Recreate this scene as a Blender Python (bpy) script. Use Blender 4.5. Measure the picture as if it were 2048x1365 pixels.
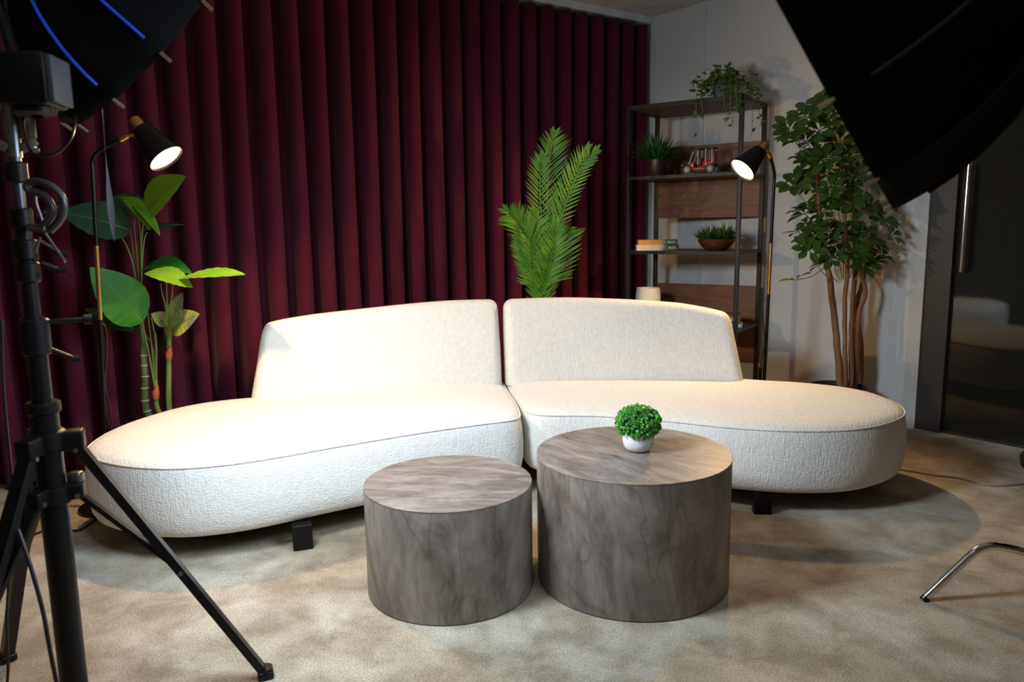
import bpy, bmesh, math, random
from mathutils import Vector, Matrix, noise
from mathutils.geometry import delaunay_2d_cdt
random.seed(7)
V = Vector
PI = math.pi
for o in list(bpy.data.objects): bpy.data.objects.remove(o)
scn = bpy.context.scene
C = scn.collection

# ------------------------------------------------------------------ camera
FPX, PITCH, ROLL, CAMH = 1511.13, math.radians(8.815), math.radians(.849), 1.3
eu = V((1, 0, 0)); ev = V((0, math.sin(PITCH), math.cos(PITCH))); FWD = V((0, math.cos(PITCH), -math.sin(PITCH)))
RGT = math.cos(ROLL)*eu - math.sin(ROLL)*ev
UPV = math.sin(ROLL)*eu + math.cos(ROLL)*ev
CAM = V((0, 0, CAMH))
cd = bpy.data.cameras.new('camera'); cam = bpy.data.objects.new('camera', cd); C.objects.link(cam)
cd.sensor_width = 36; cd.lens = FPX/2048*36; cd.clip_start = .05
cd.dof.use_dof = True; cd.dof.focus_distance = 3.3; cd.dof.aperture_fstop = 3.2
m3 = Matrix((RGT, UPV, -FWD)).transposed()
cam.matrix_world = Matrix.Translation(CAM) @ m3.to_4x4()
scn.camera = cam
# ------------------------------------------------------------------ world, exposure
w = bpy.data.worlds.new('world'); scn.world = w; w.use_nodes = True
w.node_tree.nodes['Background'].inputs[0].default_value = (.5, .62, 1, 1)
w.node_tree.nodes['Background'].inputs[1].default_value = .05
scn.view_settings.view_transform = 'Standard'; scn.view_settings.look = 'None'
scn.view_settings.gamma = 1; scn.view_settings.use_curve_mapping = False
scn.view_settings.exposure = 0
# light settings (built with their fixtures below)
KEY_W, KEY_COL = 12.5, (.70, .85, 1)
FILL_W, FILL_COL = 32, (.72, .86, 1)
LAMP_W, LAMP_COL = 68, (1, .64, .30)
ROOM_FILL_W = 7

def ray(X, Y): return FWD + RGT*((X-1024)/FPX) - UPV*((Y-682.5)/FPX)
def at(X, Y, y):            # world point at depth y
    d = ray(X, Y); return CAM + d*(y/d.y)
def atz(X, Y, z):
    d = ray(X, Y); return CAM + d*((z-CAMH)/d.z)

# ------------------------------------------------------------------ materials
def mat(name, col, rough=.6, metal=0, col2=None, scale=8, stretch=(1, 1, 1), bump=0, bscale=60, bstretch=(1, 1, 1),
        detail=6, sheen=0, spec=.5, lo=.35, hi=.65, coat=0, sss=0, bdist=.01, rot=(0, 0, 0), distort=0):
    m = bpy.data.materials.new(name); m.use_nodes = True
    nt = m.node_tree; b = nt.nodes['Principled BSDF']
    b.inputs['Base Color'].default_value = (*col, 1)
    b.inputs['Roughness'].default_value = rough; b.inputs['Metallic'].default_value = metal
    b.inputs['Specular IOR Level'].default_value = spec
    b.inputs['Sheen Weight'].default_value = sheen; b.inputs['Coat Weight'].default_value = coat
    tc = nt.nodes.new('ShaderNodeTexCoord')
    def nz(sc, st, det):
        mp = nt.nodes.new('ShaderNodeMapping'); mp.inputs['Scale'].default_value = st; mp.inputs['Rotation'].default_value = rot
        nt.links.new(tc.outputs['Object'], mp.inputs[0])
        n = nt.nodes.new('ShaderNodeTexNoise'); n.inputs['Scale'].default_value = sc; n.inputs['Detail'].default_value = det
        n.inputs['Distortion'].default_value = distort
        nt.links.new(mp.outputs[0], n.inputs['Vector']); return n
    if col2 is None: col2 = tuple(c*.85 for c in col)
    n = nz(scale, stretch, detail)
    r = nt.nodes.new('ShaderNodeValToRGB'); r.color_ramp.elements[0].position = lo; r.color_ramp.elements[1].position = hi
    r.color_ramp.elements[0].color = (*col, 1); r.color_ramp.elements[1].color = (*col2, 1)
    nt.links.new(n.outputs['Fac'], r.inputs[0]); nt.links.new(r.outputs[0], b.inputs['Base Color'])
    if bump:
        n2 = nz(bscale, bstretch, 3)
        bp = nt.nodes.new('ShaderNodeBump'); bp.inputs['Strength'].default_value = bump; bp.inputs['Distance'].default_value = bdist
        nt.links.new(n2.outputs['Fac'], bp.inputs['Height']); nt.links.new(bp.outputs[0], b.inputs['Normal'])
    return m
def emis(name, col, s):
    m = bpy.data.materials.new(name); m.use_nodes = True; b = m.node_tree.nodes['Principled BSDF']
    b.inputs['Base Color'].default_value = (*col, 1); b.inputs['Emission Color'].default_value = (*col, 1); b.inputs['Emission Strength'].default_value = s
    return m
M = {}
M['wall'] = mat('wall_paint', (.66, .65, .63), .8, col2=(.63, .62, .60), scale=3, bump=.15, bscale=220, bdist=.002, spec=.3)
M['ceil'] = mat('ceiling_paint', (.72, .71, .70), .9)
M['trimw'] = mat('white_trim', (.62, .60, .56), .5)
M['frame'] = mat('dark_frame', (.032, .023, .017), .5)
M['curtain'] = mat('burgundy_cloth', (.088, .0075, .025), .9, col2=(.076, .006, .021), sheen=.05, scale=3, bump=.25, bscale=500, bdist=.001, spec=.2)
M['rail'] = mat('white_aluminium', (.78, .82, .86), .4)
M['black'] = mat('black_metal', (.004, .004, .005), .36, 0, spec=.3)
M['blackp'] = mat('black_plastic', (.004, .004, .0045), .45, spec=.25)
M['dsteel'] = mat('dark_steel', (.10, .11, .13), .35, .9)
M['cloth'] = mat('black_nylon', (.004, .004, .005), .9, bump=.2, bscale=300, bdist=.001, spec=.12)
M['seam'] = mat('black_webbing', (.035, .034, .038), .7, spec=.2)
M['chrome'] = mat('chrome', (.75, .75, .76), .15, 1)
M['steel'] = mat('brushed_steel', (.24, .24, .25), .35, .9)
M['gold'] = mat('brushed_brass', (.75, .46, .16), .28, 1)
M['blue'] = emis('blue_lit_seam', (.004, .05, .5), .22)  # emission stands in for blue light leaking through the softbox seams
M['shelfmetal'] = mat('shelf_metal', (.014, .012, .012), .45, .3)
M['walnut'] = mat('walnut', (.22, .075, .026), .5, col2=(.14, .045, .016), scale=6, stretch=(1, 1, 9), bump=.05)
M['walnutdk'] = mat('walnut_shelf', (.13, .055, .028), .5, col2=(.085, .036, .02), scale=6, stretch=(1, 7, 1))
M['potbrown'] = mat('brown_metal_pot', (.07, .028, .02), .4, .4)
M['bowl'] = mat('turned_wood', (.14, .05, .018), .35, col2=(.07, .024, .01), scale=14, stretch=(1, 1, 6))
M['potgrey'] = mat('slate_pot', (.10, .12, .15), .6)
M['ceramic'] = mat('white_ceramic', (.80, .80, .82), .45)
M['stone'] = mat('cream_stone', (.74, .70, .64), .7, bump=.1)
M['soil'] = mat('soil', (.03, .02, .012), .95)
M['rod'] = mat('black_cable', (.01, .01, .011), .4)
M['wcable'] = mat('grey_cable', (.35, .34, .34), .5)
M['greypanel'] = mat('pale_panel', (.07, .095, .125), .5)
M['toyred'] = mat('toy_red', (.40, .012, .02), .3, coat=.5)
M['toydark'] = mat('toy_dark', (.02, .018, .02), .5)
M['toywhite'] = mat('toy_white', (.7, .68, .64), .4)
M['toybrown'] = mat('toy_brown', (.2, .08, .03), .5)
M['bk_orange'] = mat('orange_cover', (.80, .33, .07), .6)
M['bk_cream'] = mat('cream_cover', (.78, .70, .55), .7)
M['bk_green'] = mat('green_cover', (.02, .10, .08), .5)
M['bk_dark'] = mat('dark_cover', (.035, .03, .03), .5)
M['bk_ochre'] = mat('ochre_cover', (.13, .065, .012), .55)
M['bk_blue'] = mat('pale_blue_cover', (.35, .48, .58), .6)
M['pages'] = mat('paper', (.72, .66, .54), .8, stretch=(1, 1, 60), scale=10)
M['ink'] = mat('pale_print', (.5, .55, .52), .6)
def leafm(name, a, b, rough=.4, trans=.25, sc=6):
    m = mat(name, a, rough, col2=b, scale=sc, bump=.08, bscale=40, bdist=.004)
    nt = m.node_tree; p = nt.nodes['Principled BSDF']; out = nt.nodes['Material Output']
    t = nt.nodes.new('ShaderNodeBsdfTranslucent'); t.inputs[0].default_value = (*[min(1, c*1.6) for c in a], 1)
    mx = nt.nodes.new('ShaderNodeMixShader'); mx.inputs[0].default_value = trans
    nt.links.new(p.outputs[0], mx.inputs[1]); nt.links.new(t.outputs[0], mx.inputs[2]); nt.links.new(mx.outputs[0], out.inputs[0])
    return m
M['leafbright'] = leafm('bright_leaf', (.17, .34, .02), (.10, .27, .02))
M['leafmid'] = leafm('green_leaf', (.012, .15, .012), (.03, .22, .015), .5)
M['leafdark'] = leafm('dark_leaf', (.015, .06, .03), (.03, .08, .04), trans=.1)
M['leafdry'] = leafm('dry_leaf', (.16, .17, .12), (.35, .40, .05), trans=.1, sc=14)
M['palm'] = leafm('palm_leaf', (.12, .33, .02), (.05, .20, .02), sc=9)
M['schef'] = leafm('umbrella_leaf', (.065, .13, .015), (.03, .075, .012), .35, .15, sc=7)
M['ivy'] = leafm('trailing_leaf', (.08, .17, .02), (.03, .09, .015), .5, .2, sc=20)
M['grass'] = leafm('grass_leaf', (.06, .18, .04), (.03, .10, .025), .5, .15, sc=20)
M['succ'] = leafm('succulent_leaf', (.10, .20, .03), (.04, .12, .02), .5, .1, sc=20)
M['box'] = leafm('boxwood_leaf', (.17, .50, .07), (.04, .27, .05), .45, .15, sc=60)
M['stemg'] = mat('green_stem', (.10, .17, .03), .5, col2=(.16, .24, .05), scale=10)
M['bamboo'] = mat('bamboo_stem', (.09, .13, .05), .5, col2=(.04, .07, .02), scale=8)
M['sheath'] = mat('orange_sheath', (.50, .14, .035), .7)
M['bark'] = mat('tree_bark', (.33, .15, .06), .75, col2=(.12, .05, .022), scale=9, stretch=(1, 1, .25), bump=.5, bscale=40, bstretch=(1, 1, .3), bdist=.006)
M['plasticpot'] = mat('dark_pot', (.02, .02, .02), .6)

def boucle():
    m = mat('white_boucle', (.80, .77, .71), .95, col2=(.74, .71, .65), scale=40, sheen=.3, spec=.15)
    nt = m.node_tree; b = nt.nodes['Principled BSDF']; tc = nt.nodes.new('ShaderNodeTexCoord')
    def nz(sc, st, det=2):
        mp = nt.nodes.new('ShaderNodeMapping'); mp.inputs['Scale'].default_value = st
        nt.links.new(tc.outputs['Object'], mp.inputs[0])
        n = nt.nodes.new('ShaderNodeTexNoise'); n.inputs['Scale'].default_value = sc; n.inputs['Detail'].default_value = det
        nt.links.new(mp.outputs[0], n.inputs['Vector']); return n
    a = nz(95, (1.5, 1.5, .22)); c = nz(120, (.7, .7, 1.6)); d = nz(260, (1, 1, 1))
    ad = nt.nodes.new('ShaderNodeMath'); ad.operation = 'ADD'; nt.links.new(a.outputs[0], ad.inputs[0]); nt.links.new(c.outputs[0], ad.inputs[1])
    ad2 = nt.nodes.new('ShaderNodeMath'); ad2.operation = 'MULTIPLY_ADD'; ad2.inputs[1].default_value = .35
    nt.links.new(d.outputs[0], ad2.inputs[0]); nt.links.new(ad.outputs[0], ad2.inputs[2])
    bp = nt.nodes.new('ShaderNodeBump'); bp.inputs['Strength'].default_value = .42; bp.inputs['Distance'].default_value = .010
    nt.links.new(ad2.outputs[0], bp.inputs['Height']); nt.links.new(bp.outputs[0], b.inputs['Normal'])
    return m
M['boucle'] = boucle()

def carpet():
    m = bpy.data.materials.new('mottled_carpet'); m.use_nodes = True; nt = m.node_tree; b = nt.nodes['Principled BSDF']
    b.inputs['Roughness'].default_value = .95; b.inputs['Specular IOR Level'].default_value = .1; b.inputs['Sheen Weight'].default_value = .2
    tc = nt.nodes.new('ShaderNodeTexCoord')
    def nz(sc, det, dist=0, off=0):
        mp = nt.nodes.new('ShaderNodeMapping'); mp.inputs['Location'].default_value = (off, off, 0)
        nt.links.new(tc.outputs['Object'], mp.inputs[0])
        n = nt.nodes.new('ShaderNodeTexNoise'); n.inputs['Scale'].default_value = sc; n.inputs['Detail'].default_value = det
        n.inputs['Distortion'].default_value = dist; n.inputs['Roughness'].default_value = .62
        nt.links.new(mp.outputs[0], n.inputs['Vector']); return n
    def ramp(n, a, c, lo, hi):
        r = nt.nodes.new('ShaderNodeValToRGB'); r.color_ramp.elements[0].position = lo; r.color_ramp.elements[1].position = hi
        r.color_ramp.elements[0].color = (*a, 1); r.color_ramp.elements[1].color = (*c, 1); nt.links.new(n.outputs['Fac'], r.inputs[0]); return r
    r1 = ramp(nz(5.5, 7, .25), (.46, .375, .26), (.75, .665, .53), .38, .62)
    r2 = ramp(nz(1.8, 4, .4, 9), (.85, .80, .72), (1, 1, 1), .4, .6)
    r3 = ramp(nz(170, 3), (.55, .55, .55), (1.0, 1.0, 1.0), .38, .6)
    def mul(x, y):
        k = nt.nodes.new('ShaderNodeMix'); k.data_type = 'RGBA'; k.blend_type = 'MULTIPLY'; k.inputs[0].default_value = 1
        nt.links.new(x, k.inputs[6]); nt.links.new(y, k.inputs[7]); return k.outputs[2]
    c = mul(mul(r1.outputs[0], r2.outputs[0]), r3.outputs[0]); nt.links.new(c, b.inputs['Base Color'])
    bp = nt.nodes.new('ShaderNodeBump'); bp.inputs['Strength'].default_value = .6; bp.inputs['Distance'].default_value = .006
    nt.links.new(nz(300, 3).outputs[0], bp.inputs['Height']); nt.links.new(bp.outputs[0], b.inputs['Normal'])
    return m
M['carpet'] = carpet()

def travertine(name, stretch, rot, seed, contrast=1.0):
    m = bpy.data.materials.new(name); m.use_nodes = True; nt = m.node_tree; b = nt.nodes['Principled BSDF']
    b.inputs['Roughness'].default_value = .42; b.inputs['Specular IOR Level'].default_value = .4
    tc = nt.nodes.new('ShaderNodeTexCoord')
    mp = nt.nodes.new('ShaderNodeMapping'); mp.inputs['Rotation'].default_value = rot; mp.inputs['Location'].default_value = (seed, seed*.7, seed*.3)
    mp2 = nt.nodes.new('ShaderNodeMapping'); mp2.inputs['Scale'].default_value = stretch
    nt.links.new(tc.outputs['Object'], mp.inputs[0]); nt.links.new(mp.outputs[0], mp2.inputs[0])
    def nz(sc, det, dist):
        n = nt.nodes.new('ShaderNodeTexNoise'); n.inputs['Scale'].default_value = sc; n.inputs['Detail'].default_value = det
        n.inputs['Distortion'].default_value = dist; n.inputs['Roughness'].default_value = .72
        nt.links.new(mp2.outputs[0], n.inputs['Vector']); return n
    r = nt.nodes.new('ShaderNodeValToRGB'); cr = r.color_ramp
    cr.elements[0].position = .33; cr.elements[0].color = (.095, .072, .060, 1)
    cr.elements[1].position = .70; cr.elements[1].color = (.37, .32, .28, 1)
    e = cr.elements.new(.5); e.color = (.22, .178, .150, 1)
    nt.links.new(nz(2.2, 12, .6).outputs[0], r.inputs[0])
    # thin dark veins: band of a distorted noise
    v = nz(1.2, 2.5, .4)
    s = nt.nodes.new('ShaderNodeValToRGB'); s.color_ramp.elements[0].position = .485; s.color_ramp.elements[0].color = (1, 1, 1, 1)
    s.color_ramp.elements[1].position = .515; s.color_ramp.elements[1].color = (1, 1, 1, 1)
    e = s.color_ramp.elements.new(.5); e.color = (.74, .72, .70, 1)
    nt.links.new(v.outputs[0], s.inputs[0])
    k = nt.nodes.new('ShaderNodeMix'); k.data_type = 'RGBA'; k.blend_type = 'MULTIPLY'; k.inputs[0].default_value = 1
    nt.links.new(r.outputs[0], k.inputs[6]); nt.links.new(s.outputs[0], k.inputs[7]); nt.links.new(k.outputs[2], b.inputs['Base Color'])
    bp = nt.nodes.new('ShaderNodeBump'); bp.inputs['Strength'].default_value = .12; bp.inputs['Distance'].default_value = .004
    nt.links.new(nz(9, 6, .5).outputs[0], bp.inputs['Height']); nt.links.new(bp.outputs[0], b.inputs['Normal'])
    return m

def glass():
    m = bpy.data.materials.new('dark_glass'); m.use_nodes = True; b = m.node_tree.nodes['Principled BSDF']
    b.inputs['Base Color'].default_value = (.13, .135, .115, 1); b.inputs['Roughness'].default_value = .04
    b.inputs['Transmission Weight'].default_value = .9; b.inputs['IOR'].default_value = 1.5
    return m
M['glass'] = glass()

# ------------------------------------------------------------------ mesh helpers
class MB:
    def __init__(s): s.v = []; s.f = []
    def add(s, vs, fs):
        n = len(s.v); s.v += [tuple(p) for p in vs]; s.f += [tuple(i+n for i in f) for f in fs]; return s
    def box(s, c, size, rz=0, bev=0, R=None):
        c = V(c); hx, hy, hz = size[0]/2, size[1]/2, size[2]/2
        if R is None: R = Matrix.Rotation(rz, 3, 'Z')
        if bev <= 0:
            vs = [R @ V((x*hx, y*hy, z*hz)) + c for x in (-1, 1) for y in (-1, 1) for z in (-1, 1)]
            return s.add(vs, [(0, 1, 3, 2), (4, 6, 7, 5), (0, 4, 5, 1), (2, 3, 7, 6), (0, 2, 6, 4), (1, 5, 7, 3)])
        bm = bmesh.new(); bmesh.ops.create_cube(bm, size=2)
        for q in bm.verts: q.co = V((q.co.x*hx, q.co.y*hy, q.co.z*hz))
        bmesh.ops.bevel(bm, geom=bm.edges[:], offset=bev, segments=3, affect='EDGES', profile=.5)
        bm.verts.index_update()
        s.add([R @ q.co + c for q in bm.verts], [[q.index for q in f.verts] for f in bm.faces]); bm.free(); return s
    def tube(s, pts, r, n=10, caps=True, flat=None):
        pts = [V(p) for p in pts]; rs = r if isinstance(r, (list, tuple)) else [r]*len(pts)
        T = []
        for i in range(len(pts)):
            a = pts[max(i-1, 0)]; b = pts[min(i+1, len(pts)-1)]; T.append((b-a).normalized())
        u = T[0].orthogonal().normalized() if flat is None else V(flat).normalized(); vs = []
        for i, p in enumerate(pts):
            u = (u - T[i]*u.dot(T[i])); u = u.normalized() if u.length > 1e-6 else T[i].orthogonal().normalized(); w_ = T[i].cross(u)
            for k in range(n):
                a = 2*PI*k/n; vs.append(p + (u*math.cos(a)+w_*math.sin(a))*rs[i])
        fs = [(i*n+k, i*n+(k+1) % n, (i+1)*n+(k+1) % n, (i+1)*n+k) for i in range(len(pts)-1) for k in range(n)]
        if caps: fs += [tuple(range(n-1, -1, -1)), tuple(range((len(pts)-1)*n, len(pts)*n))]
        return s.add(vs, fs)
    def bar(s, a, b, wd, th, up=(0, 0, 1)):      # rectangular bar
        a, b = V(a), V(b); t = (b-a).normalized(); sd = t.cross(V(up)); 
        if sd.length < 1e-4: sd = t.orthogonal()
        sd.normalize(); u = sd.cross(t).normalized()
        vs = [p + sd*(x*wd/2) + u*(y*th/2) for p in (a, b) for x, y in ((-1, -1), (1, -1), (1, 1), (-1, 1))]
        return s.add(vs, [(3, 2, 1, 0), (4, 5, 6, 7), (0, 1, 5, 4), (1, 2, 6, 5), (2, 3, 7, 6), (3, 0, 4, 7)])
    def lathe(s, prof, c=(0, 0, 0), n=48, R=None):
        c = V(c); vs = []; fs = []; L = len(prof)
        for r, z in prof:
            for k in range(n):
                a = 2*PI*k/n; p = V((r*math.cos(a), r*math.sin(a), z)); vs.append((R @ p if R else p) + c)
        for i in range(L-1):
            for k in range(n): fs.append((i*n+k, i*n+(k+1) % n, (i+1)*n+(k+1) % n, (i+1)*n+k))
        if prof[0][0] > 1e-5: fs.append(tuple(range(n-1, -1, -1)))
        if prof[-1][0] > 1e-5: fs.append(tuple(range((L-1)*n, L*n)))
        return s.add(vs, fs)
    def build(s, name, m, parent=None, smooth=True, loc=None, sharp=40):
        o0 = V(loc) if loc is not None else V((0, 0, 0))
        if parent is not None: o0 = o0 + V(parent.get('_o', (0, 0, 0))) if loc is None else o0
        me = bpy.data.meshes.new(name); me.from_pydata([tuple(V(p)-o0) for p in s.v], [], s.f); me.validate()
        me.materials.append(M[m] if isinstance(m, str) else m)
        if smooth:
            me.polygons.foreach_set('use_smooth', [True]*len(me.polygons))
            bm = bmesh.new(); bm.from_mesh(me); bmesh.ops.remove_doubles(bm, verts=bm.verts[:], dist=1e-6)
            bmesh.ops.recalc_face_normals(bm, faces=bm.faces[:])
            for e in bm.edges:
                if len(e.link_faces) == 2 and e.calc_face_angle(0) > math.radians(sharp): e.smooth = False
            bm.to_mesh(me); bm.free()
        o = bpy.data.objects.new(name, me); C.objects.link(o)
        if parent is not None: o.parent = parent
        if parent is None: o.location = o0
        o['_o'] = tuple(o0)
        return o
def empty(name, loc=(0, 0, 0)):
    o = bpy.data.objects.new(name, None); C.objects.link(o); o.location = loc; o['_o'] = tuple(loc); o.empty_display_size = .1; return o
def tag(o, label=None, cat=None, group=None, kind=None):
    if label: o['label'] = label
    if cat: o['category'] = cat
    if group: o['group'] = group
    if kind: o['kind'] = kind
    return o
def spline(pts, k=8, closed=False):
    pts = [V(p) for p in pts]; n = len(pts); out = []
    rng = range(n) if closed else range(n-1)
    for i in rng:
        if closed: p0, p1, p2, p3 = pts[(i-1) % n], pts[i], pts[(i+1) % n], pts[(i+2) % n]
        else: p0, p1, p2, p3 = pts[max(i-1, 0)], pts[i], pts[i+1], pts[min(i+2, n-1)]
        for j in range(k):
            t = j/k
            out.append(.5*((2*p1) + (p2-p0)*t + (2*p0-5*p1+4*p2-p3)*t*t + (3*p1-p0-3*p2+p3)*t**3))
    if not closed: out.append(pts[-1])
    return out

# ------------------------------------------------------------------ room shell
CH = 2.9
CO = V((1.013, 6.46, 0))                       # corner
A = V((.621, -.784, 0)).normalized()           # along right wall, towards the camera
B = V((-.818, -.575, 0)).normalized()          # along curtain wall, towards the left
NA = V((A.y, -A.x, 0)); NA = NA if NA.dot(V((-1, -1, 0))) > 0 else -NA     # right wall's inward normal
NB = V((B.y, -B.x, 0)); NB = NB if NB.dot(V((0, -1, 0))) > 0 else -NB
def slab(name, a, b, z0, z1, n, th, m, kind='structure'):   # wall slab from a to b, inner face on the line, thickness away from n
    a, b, n = V(a), V(b), V(n); q = MB(); o = -n*th
    vs = [a, b, b+o, a+o]; vs = [V((p.x, p.y, z)) for z in (z0, z1) for p in vs]
    q.add(vs, [(3, 2, 1, 0), (4, 5, 6, 7), (0, 1, 5, 4), (1, 2, 6, 5), (2, 3, 7, 6), (3, 0, 4, 7)])
    ob = q.build(name, m, smooth=False); tag(ob, kind=kind); return ob
LB = CO + B*7.2
RB = CO + A*8.6
fl = MB().box((0, 2.5, -.05), (16, 14, .1)).build('floor', 'carpet', smooth=False); tag(fl, kind='structure')
ce = MB().box((0, 2.5, CH+.05), (16, 14, .1)).build('ceiling', 'ceil', smooth=False); tag(ce, kind='structure')
slab('wall_back', CO - A*0, LB, 0, CH, NB, .12, 'wall')
DT0 = 2.50                                      # door glass starts here along the right wall
slab('wall_right', CO - B*-.0, CO + A*2.33, 0, CH, NA, .12, 'wall')
slab('wall_right_far', CO + A*4.6, RB, 0, CH, NA, .12, 'wall')
slab('wall_left', LB, LB + V((0, -5.5, 0)), 0, CH, V((1, 0, 0)), .12, 'wall')
slab('wall_front', V((LB.x, -2.2, 0)), V((RB.x+.5, -2.2, 0)), 0, CH, V((0, 1, 0)), .12, 'wall')
slab('trim_1', CO + A*.645 + NA*.0, CO + A*.74 + NA*.0, 0, CH, -NA, .012, 'wall')
slab('trim_2', CO + A*2.33, CO + A*2.41, 0, CH, -NA, .02, 'trimw')
slab('trim_3', CO + A*2.33, CO + A*2.41, 0, CH, NA, .12, 'trimw')
# glass door in a dark frame
dr = empty('door_1', CO + A*2.5); tag(dr, kind='structure')
def abox(t0, t1, n0, n1, z0, z1):
    vs = [CO+A*t+NA*n for t, n in ((t0, n0), (t1, n0), (t1, n1), (t0, n1))]
    vs = [V((p.x, p.y, z)) for z in (z0, z1) for p in vs]
    return vs, [(3, 2, 1, 0), (4, 5, 6, 7), (0, 1, 5, 4), (1, 2, 6, 5), (2, 3, 7, 6), (3, 0, 4, 7)]
q = MB(); q.add(*abox(2.41, 2.55, -.10, .0, 0, CH)); q.add(*abox(4.5, 4.6, -.10, .0, 0, CH)); q.add(*abox(2.55, 4.5, -.10, 0, 2.6, CH)); q.build('door_frame', 'frame', dr, smooth=False)
q = MB(); q.add(*abox(2.55, 4.5, -.045, -.033, .012, 2.6)); q.build('glass_pane', 'glass', dr, smooth=False)
q = MB(); q.add(*abox(2.55, 4.5, -.06, -.02, 0, .012)); q.build('floor_track', 'frame', dr, smooth=False)
hp = at(1929, 460, 4.39)
ht = (V((hp.x, hp.y, 0))-CO).dot(A)
h0 = CO + A*ht + NA*.035
q = MB(); q.tube([V((h0.x, h0.y, .985)), V((h0.x, h0.y, 1.60))], .014, 14)
for z in (1.08, 1.50): q.tube([V((h0.x, h0.y, z)), V((h0.x, h0.y, z))-NA*.068], .008, 10)
q.build('door_handle', 'chrome', dr)
# corridor wall beyond the glass
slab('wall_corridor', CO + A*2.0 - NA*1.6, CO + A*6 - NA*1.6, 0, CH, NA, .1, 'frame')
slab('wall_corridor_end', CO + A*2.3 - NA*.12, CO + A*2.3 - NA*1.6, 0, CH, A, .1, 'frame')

# ------------------------------------------------------------------ curtain and rail
CO2 = CO + NB*.11
def curtain():
    q = MB(); wv = .158; t0 = .075; nw = 41; k = 18; rows = 30; zt, zb = 2.825, .015
    cols = nw*k+1
    for j in range(rows+1):
        s = j/rows; z = zt + (zb-zt)*s
        for i in range(cols):
            ph = i/k*2*PI; wi = i/k
            ir = noise.noise(V((wi*.55, s*1.1, 3)))
            amp = .082*(1+.35*ir*(0.3+s)); 
            t = t0 + i/k*wv + .016*math.sin(2*ph) + .05*ir*(.4+.6*s)
            d = amp*math.cos(ph+.5*ir*s) + .012*noise.noise(V((wi*.3, s*2, 8)))*s
            p = CO2 + B*t + NB*(.055+d)
            q.v.append((p.x, p.y, z))
    for j in range(rows):
        for i in range(cols-1):
            a = j*cols+i; q.f.append((a, a+1, a+cols+1, a+cols))
    o = q.build('curtain', 'curtain', sharp=80)
    sm = o.modifiers.new('thickness', 'SOLIDIFY'); sm.thickness = .003
    tag(o, 'floor length burgundy wave pleated curtain covering the back wall', 'curtain')
curtain()
rt = empty('curtain_rail', CO2 + V((0, 0, CH))); tag(rt, 'white ceiling curtain rail above the burgundy curtain', 'curtain rail')
q = MB()
def bbox(t0, t1, n0, n1, z0, z1):
    vs = [CO2+B*t+NB*n for t, n in ((t0, n0), (t1, n0), (t1, n1), (t0, n1))]
    vs = [V((p.x, p.y, z)) for z in (z0, z1) for p in vs]
    return vs, [(3, 2, 1, 0), (4, 5, 6, 7), (0, 1, 5, 4), (1, 2, 6, 5), (2, 3, 7, 6), (3, 0, 4, 7)]
q.add(*bbox(.0, 6.6, .01, .105, 2.85, 2.9)); q.build('track', 'rail', rt, smooth=False)
q = MB(); q.box(CO2+B*.03+NB*.035+V((0, 0, 2.83)), (.02, .02, .04), bev=.004); q.build('end_hook', 'rail', rt)

# ------------------------------------------------------------------ sofa
def resample(pts, step):
    out = []; n = len(pts); L = [(pts[(i+1) % n]-pts[i]).length for i in range(n)]; tot = sum(L); m = int(tot/step); i = 0; acc = 0
    for k in range(m):
        d = tot*k/m
        while acc+L[i] < d: acc += L[i]; i += 1
        out.append(pts[i].lerp(pts[(i+1) % n], (d-acc)/max(L[i], 1e-9)))
    return out
def seat(outline, parent, mt):
    P = resample(spline([V((x, y, 0)) for x, y in outline], 10, True), .025)
    n = len(P)
    area = sum(P[i].x*P[(i+1) % n].y-P[(i+1) % n].x*P[i].y for i in range(n))
    if area < 0: P.reverse()
    N = []
    for i in range(n):
        t = (P[(i+2) % n]-P[(i-2) % n]).normalized(); N.append(V((-t.y, t.x, 0)))    # inward
    q = MB()
    rings = [(.108, .10), (.104, .06), (.108, .035), (.12, .014), (.145, .0), (.20, -.010), (.27, -.012), (.34, -.008), (.385, -.001), (.398, .004)]
    for z, ins in rings: q.v += [tuple(P[i]+N[i]*ins+V((0, 0, z))) for i in range(n)]
    for j in range(len(rings)-1):
        for i in range(n): q.f.append((j*n+i, j*n+(i+1) % n, (j+1)*n+(i+1) % n, (j+1)*n+i))
    q.f.append(tuple(range(n-1, -1, -1)))
    # domed top through constrained triangulation
    ring = [P[i]+N[i]*.004 for i in range(n)]
    def dist(p): return min((p-a).length for a in P)
    pts = [V((p.x, p.y)) for p in ring]; edges = [(i, (i+1) % n) for i in range(n)]
    for ins in (.018, .036): pts += [V(((P[i]+N[i]*ins).x, (P[i]+N[i]*ins).y)) for i in range(n)]
    x0, x1 = min(p.x for p in P), max(p.x for p in P); y0, y1 = min(p.y for p in P), max(p.y for p in P)
    st = .045; xi = x0
    while xi < x1:
        yi = y0
        while yi < y1:
            if dist(V((xi, yi, 0))) > .06: pts.append(V((xi, yi)))
            yi += st
        xi += st
    ov, oe, of, *_ = delaunay_2d_cdt(pts, edges, [list(range(n))], 1, 1e-6)
    b0 = len(q.v)
    for p in ov:
        d = max(0, dist(V((p.x, p.y, 0)))-.004)
        z = .398 + .020*(1-math.exp(-d/.022)) + .016*(1-math.exp(-d/.12))
        q.v.append((p.x, p.y, z))
    q.f += [tuple(b0+i for i in f) for f in of]
    o = q.build('seat', 'boucle', parent, sharp=75)
    pp = MB(); c = [P[i]+N[i]*.002+V((0, 0, .398)) for i in range(n)]; pp.tube(c+[c[0]], .0042, 6, caps=False); pp.build('piping', 'boucle', o)
    return o
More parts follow.
